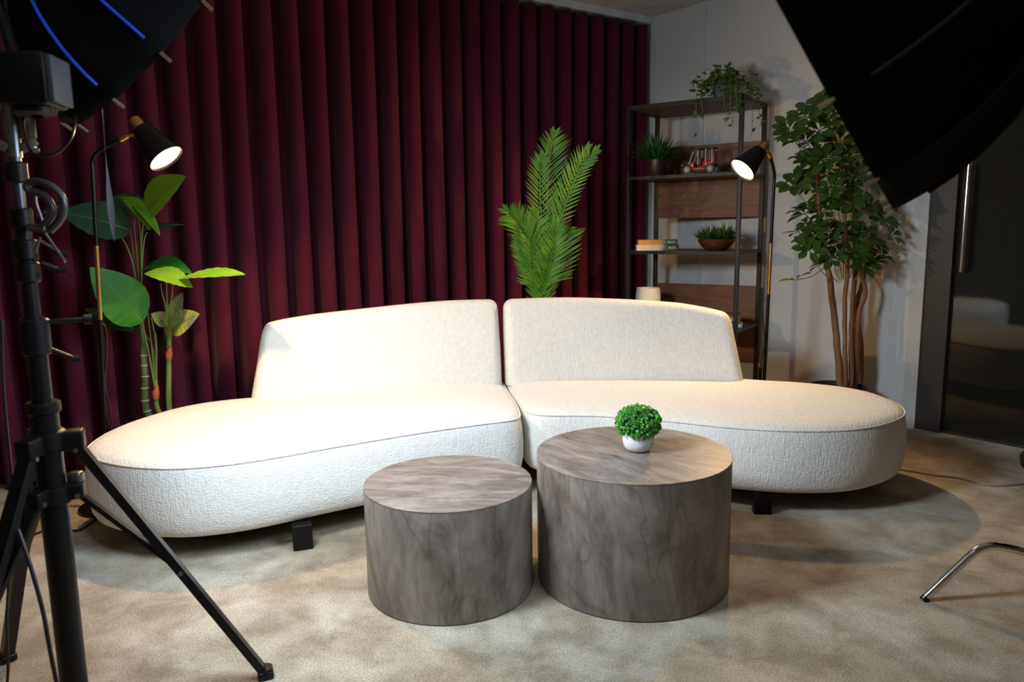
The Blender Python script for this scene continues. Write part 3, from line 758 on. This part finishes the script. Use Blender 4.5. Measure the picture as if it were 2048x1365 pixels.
for pts, ya, yb, wl, wr, fl_, fr_ in PF:
    n = len(pts); P = [at(X, Y, ya+(yb-ya)*i/(n-1)) for i, (X, Y) in enumerate(pts)]
    P = spline([V((pb.x, pb.y, .24))]+P, 10); n = len(P); q = MB()
    q.tube(P, [.006*(1-.8*i/(n-1))+.001 for i in range(n)], 6)
    i0 = 9
    tot = n-i0
    for k in range(34):
        s = k/33; fi = i0 + s*(tot-1); i = min(int(fi), n-2); p = P[i].lerp(P[i+1], fi-i); tg = (P[i+1]-P[i]).normalized()
        for sd, ln, ff in ((-1, wl, fl_), (1, wr, fr_)):
            side = tg.cross(V((0, 1, 0))).normalized()*sd
            side = side if True else side
            prof = (.55+.45*math.sin(PI*min(1, s*1.1)))*(1 if s < .75 else 1-(s-.75)*1.9)
            d = (tg*rnd(.95, 1.1) + side*rnd(.80, 1.0)*(1.0 if s < .85 else .6) + V((0, rnd(-.35, .12), rnd(-.04, .04)))).normalized()
            l = ln*prof*rnd(.9, 1.08)*.86
            leaf(q, p, p+d*l+V((0, 0, -.05*l)), .0115, V((0, -1, .2)), 4, 1, droop=.04, fold=.35, shape=.35, tipsharp=0)
    q.build('frond', 'palm', t, sharp=180)

# ------------------------------------------------------------------ big leaf plant at the left
bb = V((-1.78, 3.95, 0))
t = empty('large_leaf_plant', bb); tag(t, 'large leaved green plant with upright stems behind the left end of the sofa', 'plant')
MB().lathe([(.13, 0), (.14, .01), (.16, .24), (.152, .24), (.145, .22), (.001, .22)], bb, 36).build('pot', 'plasticpot', t)
def pk(X, Y, y=3.88): return at(X, Y, y)
def root(X, Y): 
    p = pk(X, Y); return V((bb.x*.5+p.x*.5, bb.y*.6+p.y*.4, .22))
q = MB(); P = spline([root(293, 825), pk(294, 825), pk(290, 750), pk(286, 690), pk(282, 640)], 8); q.tube(P, [.022-.008*i/(len(P)-1) for i in range(len(P))], 14)
tr = q.build('stem', 'bamboo', t)
M['ring'] = mat('pale_rings', (.35, .38, .30), .6)
for i, Y in enumerate((711, 731, 753, 776, 801, 822)):
    f_ = (Y-640)/185; i_ = min(range(len(P)), key=lambda k: abs(P[k].z-pk(288, Y).z)); rr_ = .022-.008*i_/(len(P)-1)
    MB().lathe([(rr_-.002, -.004), (rr_+.0015, -.002), (rr_+.0015, .002), (rr_-.002, .004)], V((P[i_].x, P[i_].y, pk(288, Y).z)), 16).build('stem_ring', 'ring', tr)
q = MB(); P = spline([root(340, 822), pk(339, 820), pk(338, 740), pk(338, 690), pk(340, 640)], 8); q.tube(P, [.016-.005*i/(len(P)-1) for i in range(len(P))], 12); q.build('stem', 'stemg', t)
q = MB(); P = spline([root(316, 822), pk(316, 820), pk(313, 790), pk(311, 760)], 8); q.tube(P, [.014-.004*i/(len(P)-1) for i in range(len(P))], 12); q.build('stem', 'stemg', t)
for X, Y0, Y1 in ((338, 718, 696), (312, 798, 774)):
    q = MB(); q.tube([pk(X, Y0, 3.872), pk(X, (Y0+Y1)/2, 3.868), pk(X+3, Y1-3, 3.862)], [.015, .0185, .004], 10); q.build('sheath', 'sheath', t)
pet = MB()
def petiole(pts, r=.0045, y0=3.88, y1=3.88):
    n = len(pts); P = [at(X, Y, y0+(y1-y0)*i/(n-1)) for i, (X, Y) in enumerate(pts)]; P = spline(P, 6); m_ = len(P)
    pet.tube(P, [r*(1-.5*i/(m_-1)) for i in range(m_)], 7)
for p_, y1 in (([(284, 660), (278, 560), (270, 470), (268, 440)], 3.85), ([(283, 650), (281, 540), (286, 450), (290, 432)], 3.84), ([(283, 660), (272, 560), (262, 470), (254, 440)], 3.9),
           ([(284, 640), (283, 540), (281, 470), (276, 438)], 3.8), ([(280, 640), (268, 540), (252, 490), (235, 468)], 3.82), ([(283, 560), (286, 500), (291, 470), (296, 466)], 3.95),
           ([(339, 700), (332, 620), (325, 590), (321, 568)], 3.8), ([(339, 690), (335, 620), (333, 575), (336, 560)], 3.8), ([(340, 690), (341, 620), (344, 590), (346, 565)], 3.78),
           ([(338, 700), (342, 640), (348, 610), (346, 590)], 3.9), ([(338, 700), (328, 650), (320, 640), (325, 635)], 3.95),
           ([(312, 790), (300, 720), (290, 670), (284, 642)], 3.8), ([(312, 785), (304, 700), (297, 640), (294, 612)], 3.9), ([(313, 785), (312, 700), (306, 650), (301, 635)], 3.85),
           ([(313, 780), (306, 700), (290, 670), (270, 660)], 3.95), ([(312, 775), (313, 700), (311, 670), (309, 665)], 3.85)):
    petiole(p_, .0048, 3.88, y1)
pet.build('leaf_stalks', 'stemg', t)
CAMD = V((0, -1, .1))
def bigleaf(b, yb, tp, yt, wd, up, m, droop=.06, fold=.15, shape=.42, wave=.009):
    q = MB(); P0, P1 = at(*b, yb), at(*tp, yt); leaf(q, P0, P1, wd, V(up), 60, 6, droop=droop, fold=fold, shape=shape, wave=wave)
    o = q.build('leaf', m, t, sharp=180)
    rb = MB(); n = 10; d = P1-P0; sd = d.normalized().cross(V(up)).normalized(); u = sd.cross(d.normalized()).normalized()
    rb.tube([P0+d*s+u*(droop*d.length*math.sin(PI*s)+.001) for s in [i/n for i in range(n+1)]], [.003*(1-.8*i/n) for i in range(n+1)], 6); rb.build('midrib', 'stemg', o)
bigleaf((288, 436), 3.84, (372, 353), 3.70, .20, (-.35, -.8, .35), 'leafbright', .05, .25, .5)
bigleaf((241, 394), 3.86, (300, 462), 3.72, .085, (.5, -.5, .7), 'leafbright', .10, .5, .5)
bigleaf((262, 410), 3.80, (320, 472), 3.66, .065, (.6, -.4, .6), 'leafbright', .08, .3, .5)
bigleaf((262, 462), 3.84, (120, 425), 3.70, .24, (0, -.75, .7), 'leafdark', .05, .12, .45)
bigleaf((300, 425), 3.95, (205, 405), 3.92, .15, (0, -.8, .6), 'leafdark', .05, .2, .5)
bigleaf((275, 466), 3.9, (371, 450), 3.84, .07, (0, -.4, .9), 'leafdark', .05, .1, .45)
bigleaf((284, 644), 3.80, (180, 535), 3.62, .235, (.35, -.75, .45), 'leafmid', .05, .18, .45)
bigleaf((276, 662), 3.92, (168, 618), 3.86, .13, (0, -.5, .8), 'leafdark', .03, .1, .5)
bigleaf((385, 575), 3.78, (288, 548), 3.68, .17, (.1, -.42, .9), 'leafbright', .10, .15, .5)
bigleaf((352, 560), 3.78, (491, 550), 3.66, .15, (0, -.28, .96), 'leafbright', .04, .12, .55)
bigleaf((286, 540), 3.92, (384, 548), 3.88, .17, (0, -.35, .9), 'leafmid', .12, .2, .45)
bigleaf((342, 662), 3.84, (399, 628), 3.74, .13, (-.3, -.8, .3), 'leafdry', .05, .15, .5)
bigleaf((345, 655), 3.90, (366, 585), 3.86, .10, (-.3, -.8, .1), 'leafdry', .05, .15, .5)
bigleaf((338, 650), 3.95, (302, 628), 3.90, .09, (0, -.7, .7), 'leafdry', .05, .15, .5)

# ------------------------------------------------------------------ softboxes
def softbox(name, c, n, down, R, depth, nr, label, watts, col, spread, blue=False):
    c, n = V(c), V(n).normalized(); dn = V(down); dn = (dn-n*dn.dot(n)).normalized(); sd = n.cross(dn).normalized()
    t = empty(name, c); tag(t, label, 'softbox', 'studio softboxes')
    def P(a, s):
        if s < 0: rr, dd = R*(1+.0*s), -s*.05
        else: rr = .065+(R-.065)*(1-s**1.9)**.62; dd = -depth*s
        return c + (dn*math.cos(a)+sd*math.sin(a))*rr + n*dd
    angs = [2*PI*(k+(.5 if nr == 16 else 0))/nr for k in range(nr)]
    ss = [-.5, 0, .08, .18, .3, .42, .55, .68, .8, .9, .97, 1.0]
    q = MB(); K = 5
    for s in ss:
        for k in range(nr):
            p0, p1 = P(angs[k], s), P(angs[(k+1) % nr], s)
            for j in range(K):
                f = j/K; p = p0.lerp(p1, f); inw = (c-n*depth*max(s, 0)-p).normalized(); q.v.append(tuple(p+inw*.03*R*math.sin(PI*f)*math.sin(PI*max(0, s))))
    m_ = nr*K
    for i in range(len(ss)-1):
        for k in range(m_): q.f.append((i*m_+k, i*m_+(k+1) % m_, (i+1)*m_+(k+1) % m_, (i+1)*m_+k))
    shell = q.build('shell', 'cloth', t, sharp=60); sm = shell.modifiers.new('thickness', 'SOLIDIFY'); sm.thickness = .004
    for k in range(nr):
        a = angs[k]; pts = [P(a, s) + (P(a, s)-(c-n*depth*max(0, s))).normalized()*.003 for s in ss[1:]]
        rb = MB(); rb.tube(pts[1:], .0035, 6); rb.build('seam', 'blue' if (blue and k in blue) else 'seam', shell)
        tip = P(a, 0); MB().tube([tip+n*.018+(tip-c).normalized()*.005, tip+n*.046+(tip-c).normalized()*.005], .0038, 8).build('rib_tip', 'chrome', t)
    q = MB(); q.lathe([(.001, -.02), (R*math.cos(PI/nr)*.985, -.02)], c, 48, V((0, 0, 1)).rotation_difference(n).to_matrix())
    q.build('diffuser', emis('white_diffuser', col, 1.0), t)
    q = MB(); q.lathe([(.075, -depth-.02), (.085, -depth), (.085, -depth+.02), (.06, -depth+.02)], c, 32, V((0, 0, 1)).rotation_difference(n).to_matrix()); q.build('speed_ring', 'black', t)
    ld = bpy.data.lights.new('softbox_light', 'AREA'); ld.shape = 'DISK'; ld.size = R*1.8; ld.energy = watts; ld.color = col; ld.spread = math.radians(spread)
    lo = bpy.data.objects.new('softbox_light', ld); C.objects.link(lo); lo.parent = t
    lo.matrix_local = Matrix.Translation(n*.012) @ V((0, 0, -1)).rotation_difference(n).to_matrix().to_4x4()
    return t, c-n*depth, n
NR = RGT*-1-UPV*.537+FWD*.62
rbx, rap, rn = softbox('softbox', at(1570, -42, 1.75), NR, UPV*-.88+RGT*.47, .56, .56, 16, 'large black softbox at the upper right, its ribs sweeping to the corner', KEY_W, KEY_COL, 80)
NL = (RGT*.55 - UPV*.50 + FWD*.67)
lbx, lap, ln_ = softbox('softbox', at(270, 55, 1.95), NL, RGT*-.66-UPV*.75, .29, .26, 12, 'smaller black softbox at the upper left with blue lit seams', FILL_W, FILL_COL, 125, blue=(9, 10))

# light heads on the softboxes
def head(ap, n, label, L=.26, panel=True):
    n = V(n).normalized(); up = V((0, 0, 1)); sd = n.cross(up).normalized(); u2 = sd.cross(n)
    R = Matrix((sd, -n, u2)).transposed()
    t = empty('studio_light_head', ap); tag(t, label, 'studio light', 'studio light heads')
    MB().box(ap-n*(L/2+.02), (.12, L, .15), R=R, bev=.012).build('body', 'blackp', t)
    MB().lathe([(.05, 0), (.07, .0), (.07, -.03), (.05, -.03)], ap, 32, V((0, 0, 1)).rotation_difference(n).to_matrix()).build('mount', 'black', t)
    if panel:
        MB().box(ap-n*(L+.028), (.10, .014, .13), R=R, bev=.004).build('back_panel', 'greypanel', t)
    return t
head(rap, rn, 'black studio light head behind the large right softbox')
q0 = at(62, 163, 1.5)
t = empty('power_pack', q0); tag(t, 'black box shaped light control unit with pale grey end on the left stand', 'studio light')
Rb = Matrix.Rotation(.15, 3, 'Z')
MB().box(q0, (.088, .095, .095), R=Rb, bev=.006).build('body', 'blackp', t)
MB().box(q0+Rb @ V((.050, 0, 0)), (.012, .085, .085), R=Rb, bev=.003).build('end_panel', 'greypanel', t)
MB().lathe([(.03, -.062), (.038, -.060), (.038, -.0485), (.03, -.0485)], q0, 24).build('mount', 'blackp', t)
head(lap, ln_, 'small light head behind the upper left softbox', .14, False)

# ------------------------------------------------------------------ studio light stand (tripod)
sc_ = V((-1.185, 1.86, 0))
t = empty('light_stand', sc_); tag(t, 'tall black tripod light stand at the left edge in front of the sofa', 'light stand')
def sp(z, dx=0, dy=0): return sc_+V((dx, dy, z))
MB().tube([sp(.03), sp(.30), sp(.86)], .033, 20).build('column', 'black', t)
MB().tube([sp(.80), sp(1.09)], .024, 20).build('column', 'black', t)
MB().tube([sp(1.0), sp(1.32)], .019, 16).build('column', 'black', t)
MB().tube([sp(1.28), sp(1.62)], .013, 16).build('column', 'dsteel', t)
MB().tube([sp(1.60), sp(1.72)], .010, 16).build('column', 'dsteel', t)
for z, r, h in ((1.04, .034, .09), (1.20, .027, .05), (1.255, .027, .05), (1.33, .024, .05), (1.44, .024, .05), (.86, .040, .03), (1.66, .018, .03)):
    MB().lathe([(r-.004, -h/2), (r, -h/2+.004), (r, h/2-.004), (r-.004, h/2)], sp(z), 24).build('clamp_collar', 'blackp', t)
cdir = (V((CAM.x, CAM.y, 0))-sc_).normalized(); rdir_ = V((0, 0, 1)).cross(cdir).normalized()   # to the right as seen
for z, ln2, dz in ((1.075, .085, .0), (1.005, .05, -.03), (1.22, .04, -.02), (1.275, .045, -.035), (1.34, .06, .03)):
    q = MB(); a = sp(z)+rdir_*.03; b = a+rdir_*ln2+V((0, 0, dz)); q.tube([a, b], .006, 10)
    q.tube([b-rdir_*.006, b+rdir_*.012], .013 if ln2 > .07 else .009, 14); q.build('locking_knob', 'blackp', t)
feet = [V((-.735, 2.035, 0)), V((-1.56, 2.14, 0)), V((-1.25, 1.38, 0))]
for f in feet:
    d = (f-sc_); d.z = 0; d.normalize()
    top = sc_+d*.065+V((0, 0, .755)); ft = V((f.x, f.y, .012))
    q = MB(); q.bar(top+V((0, 0, .0)), ft, .034, .022); q.box(ft, (.045, .045, .024), rz=math.atan2(d.y, d.x), bev=.006)
    lg = q.build('leg', 'black', t)
    MB().tube([ft+V((0, 0, -.012)), ft+V((0, 0, .02))], .022, 12).build('rubber_foot', 'blackp', lg)
    mid = top.lerp(ft, .52); low = sc_+d*.058+V((0, 0, .625))
    q = MB(); q.bar(low, mid+V((0, 0, .005)), .024, .012); q.build('brace', 'black', t)
    q = MB(); sd2 = V((0, 0, 1)).cross(d)
    for p in (top+V((0, 0, -.01)), low, mid): q.tube([p-sd2*.024, p+sd2*.024], .006, 10)
    q.build('rivet', 'steel', t)
    for z, s_ in ((.77, 1), (.635, .85)):
        q = MB(); c_ = sc_+d*(.05*s_)+V((0, 0, z)); q.box(c_, (.07*s_, .045*s_, .05*s_), rz=math.atan2(d.y, d.x), bev=.006)
        q.build('leg_bracket', 'blackp', t)
for z, r in ((.775, .045), (.63, .043)):
    MB().lathe([(r-.006, -.025), (r, -.02), (r, .02), (r-.006, .025)], sp(z), 28).build('hub_collar', 'blackp', t)
MB().box(sp(.665)+rdir_*.055, (.035, .03, .03), bev=.006).build('locking_knob', 'steel', t)
# pivot clamp with plates, and grey horseshoe yoke
cl = empty('pivot_clamp', sp(1.52)); tag(cl, 'metal swivel clamp with riveted plates near the top of the stand', 'clamp')
q = MB()
for s1 in (-1, 1):
    for z in (1.585, 1.505):
        q.box(sp(z)+rdir_*(.03*s1)+cdir*.008, (.040, .010, .022), R=Matrix((rdir_, cdir, V((0, 0, 1)))).transposed() @ Matrix.Rotation(.6*s1*(1 if z > 1.55 else -1), 3, 'Y'), bev=.003)
q.box(sp(1.545)+rdir_*.032, (.035, .03, .05), R=Matrix((rdir_, cdir, V((0, 0, 1)))).transposed(), bev=.004)
q.build('plates', mat('bronze_plate', (.16, .12, .09), .45, .6), cl)
q = MB()
for a, z in ((-.045, 1.592), (-.045, 1.492), (.045, 1.492)): q.lathe([(.007, 0), (.008, .002), (.008, .008), (.001, .010)], sp(z)+rdir_*a+cdir*.014, 12, V((0, 0, 1)).rotation_difference(cdir).to_matrix())
q.build('screws', 'chrome', cl)
q = MB(); q.tube([sp(1.475), sp(1.60)], .0165, 16); q.build('sleeve', 'steel', cl)
yk = empty('yoke', at(95, 430, 1.82)); tag(yk, 'grey curved yoke bracket hanging off the stand', 'bracket')
q = MB(); ypts = [(100, 462), (120, 440), (128, 415), (122, 392), (104, 374), (80, 364), (62, 364), (53, 372), (58, 382), (72, 385), (88, 392), (100, 405), (105, 420), (101, 435), (90, 448), (84, 456)]
q.tube(spline([at(X, Y, 1.80) for X, Y in ypts], 6), .0085, 12); q.build('bow', mat('satin_grey', (.09, .09, .095), .4, .6), yk)
q = MB(); q.tube([at(70, 388, 1.82), at(72, 408, 1.82), at(86, 447, 1.82), at(92, 470, 1.82), at(130, 524, 1.80)], .0035, 8); q.tube([at(80, 475, 1.82), at(70, 505, 1.82)], .004, 8); q.tube([at(60, 455, 1.84), at(96, 458, 1.80)], .010, 12); q.build('lever', 'steel', yk)

# small boom arm from stand top to the power pack
bm_ = MB().tube([sp(1.715), at(30, 205, 1.86), q0+V((0, .01, -.065)), lap - ln_*.19], .010, 12).build('boom_arm', 'black', loc=sp(1.715)); tag(bm_, 'black boom arm joining the stand to the left softbox', 'boom arm')
# cables
def cable(name, pts, r, m, label, cat='cable', k=8):
    P = spline(pts, k); o = MB().tube(P, r, 8).build(name, m, loc=P[0]); tag(o, label, cat); return o
cable('cable', [at(148, 200, 1.8), at(150, 240, 1.8), at(140, 280, 1.8), at(115, 305, 1.81), at(85, 312, 1.82), at(60, 300, 1.83), at(48, 260, 1.83), at(45, 220, 1.83), at(20, 180, 1.83), at(0, 120, 1.83)], .0035, 'rod', 'thin black cable looping below the left softbox')
cable('cable', [at(3, 640, 1.95), at(6, 760, 1.95), at(14, 860, 1.95), at(24, 960, 1.95), at(26, 1020, 1.95), V((-1.42, 1.97, .25)), V((-1.45, 1.95, .004)), V((-1.6, 1.9, .004))], .004, 'rod', 'thin cable hanging down at the left edge beside the stand')
cable('cable', [at(36, 1060, 1.72), at(60, 1130, 1.70), at(85, 1220, 1.68), at(100, 1300, 1.66), V((-1.06, 1.62, .02)), V((-1.10, 1.60, .005)), V((-1.25, 1.68, .005)), V((-1.42, 1.66, .005))], .005, 'rod', 'black cable coiling on the carpet at the foot of the stand')
cable('power_cable', [V((-1.90, 3.33, .006))]+[atz(X, Y, .006) for X, Y in ((170, 1055), (150, 1062), (120, 1055), (60, 1075), (20, 1130), (0, 1138), (-60, 1150))], .004, 'rod', 'black lamp cable lying on the carpet left of the sofa')
cable('power_cable', [atz(X, Y, .005) for X, Y in ((1770, 935), (1825, 943), (1870, 951), (1920, 957), (1965, 969), (2000, 972), (2050, 967), (2120, 955))], .0055, 'wcable', 'pale grey cable snaking across the carpet right of the sofa')
st_ = MB(); Pst = spline([at(210, 298, 2.2), at(213, 340, 2.2), at(219, 400, 2.2), at(226, 470, 2.2), at(229, 484, 2.2)], 6); 
leaf(st_, Pst[0], Pst[-1], .020, (0, -1, 0), 16, 2, fold=.2, shape=.7)
st_.tube([at(205, 215, 2.05), Pst[0]], .0015, 6)
so = st_.build('strap', 'seam', loc=Pst[0]); tag(so, 'thin dark strap hanging from the left softbox beside the lamp pole', 'strap')

# ------------------------------------------------------------------ chrome chair base at the right edge
hub = V((1.93, 2.42, 0))
t = empty('stool', hub); tag(t, 'stool with a bent chrome tube leg standing at the right edge', 'stool')
for k in range(3):
    a0 = math.atan2(2.425-hub.y, 1.405-hub.x)+k*2*PI/3; e = V((math.cos(a0), math.sin(a0), 0)); rr = .527
    pts = [hub+e*rr+V((0, 0, .008)), hub+e*(rr-.10)+V((0, 0, .115)), hub+e*(rr-.16)+V((0, 0, .175)), hub+e*(rr-.21)+V((0, 0, .195)), hub+e*(rr-.28)+V((0, 0, .185)), hub+e*.12+V((0, 0, .15)), hub+e*.03+V((0, 0, .14))]
    lg = MB().tube(spline(pts, 8), .0135, 16).build('leg', 'chrome', t)
    MB().tube([hub+e*(rr+.004)+V((0, 0, .0)), hub+e*(rr-.006)+V((0, 0, .014))], .0145, 14).build('foot_cap', 'blackp', lg)
MB().tube([hub+V((0, 0, .11)), hub+V((0, 0, .44))], .028, 20).build('column', 'chrome', t)
MB().lathe([(.001, .43), (.17, .43), (.20, .45), (.205, .475), (.19, .495), (.001, .50)], hub, 40).build('seat', 'cloth', t)

# added unseen ceiling fixture behind the camera, a dim fill for general room light
def room_fill(p, lab):
    t = empty('room_fill_light', p); tag(t, lab, 'fill light')
    MB().lathe([(.09, -.004), (.11, -.004), (.11, 0), (.09, 0)], p, 32).build('ring', 'trimw', t)
    MB().lathe([(.001, -.003), (.09, -.003)], p, 32).build('diffuser', emis('room_fill_glow', (.85, .92, 1), 2), t)
    ld = bpy.data.lights.new('room_fill_source', 'AREA'); ld.shape = 'DISK'; ld.size = .18; ld.energy = ROOM_FILL_W; ld.color = (.85, .92, 1)
    lo = bpy.data.objects.new('room_fill_source', ld); C.objects.link(lo); lo.parent = t; lo.location = (0, 0, -.01)
room_fill(V((-.3, .3, CH)), 'added round fill light on the ceiling behind the camera, out of view')
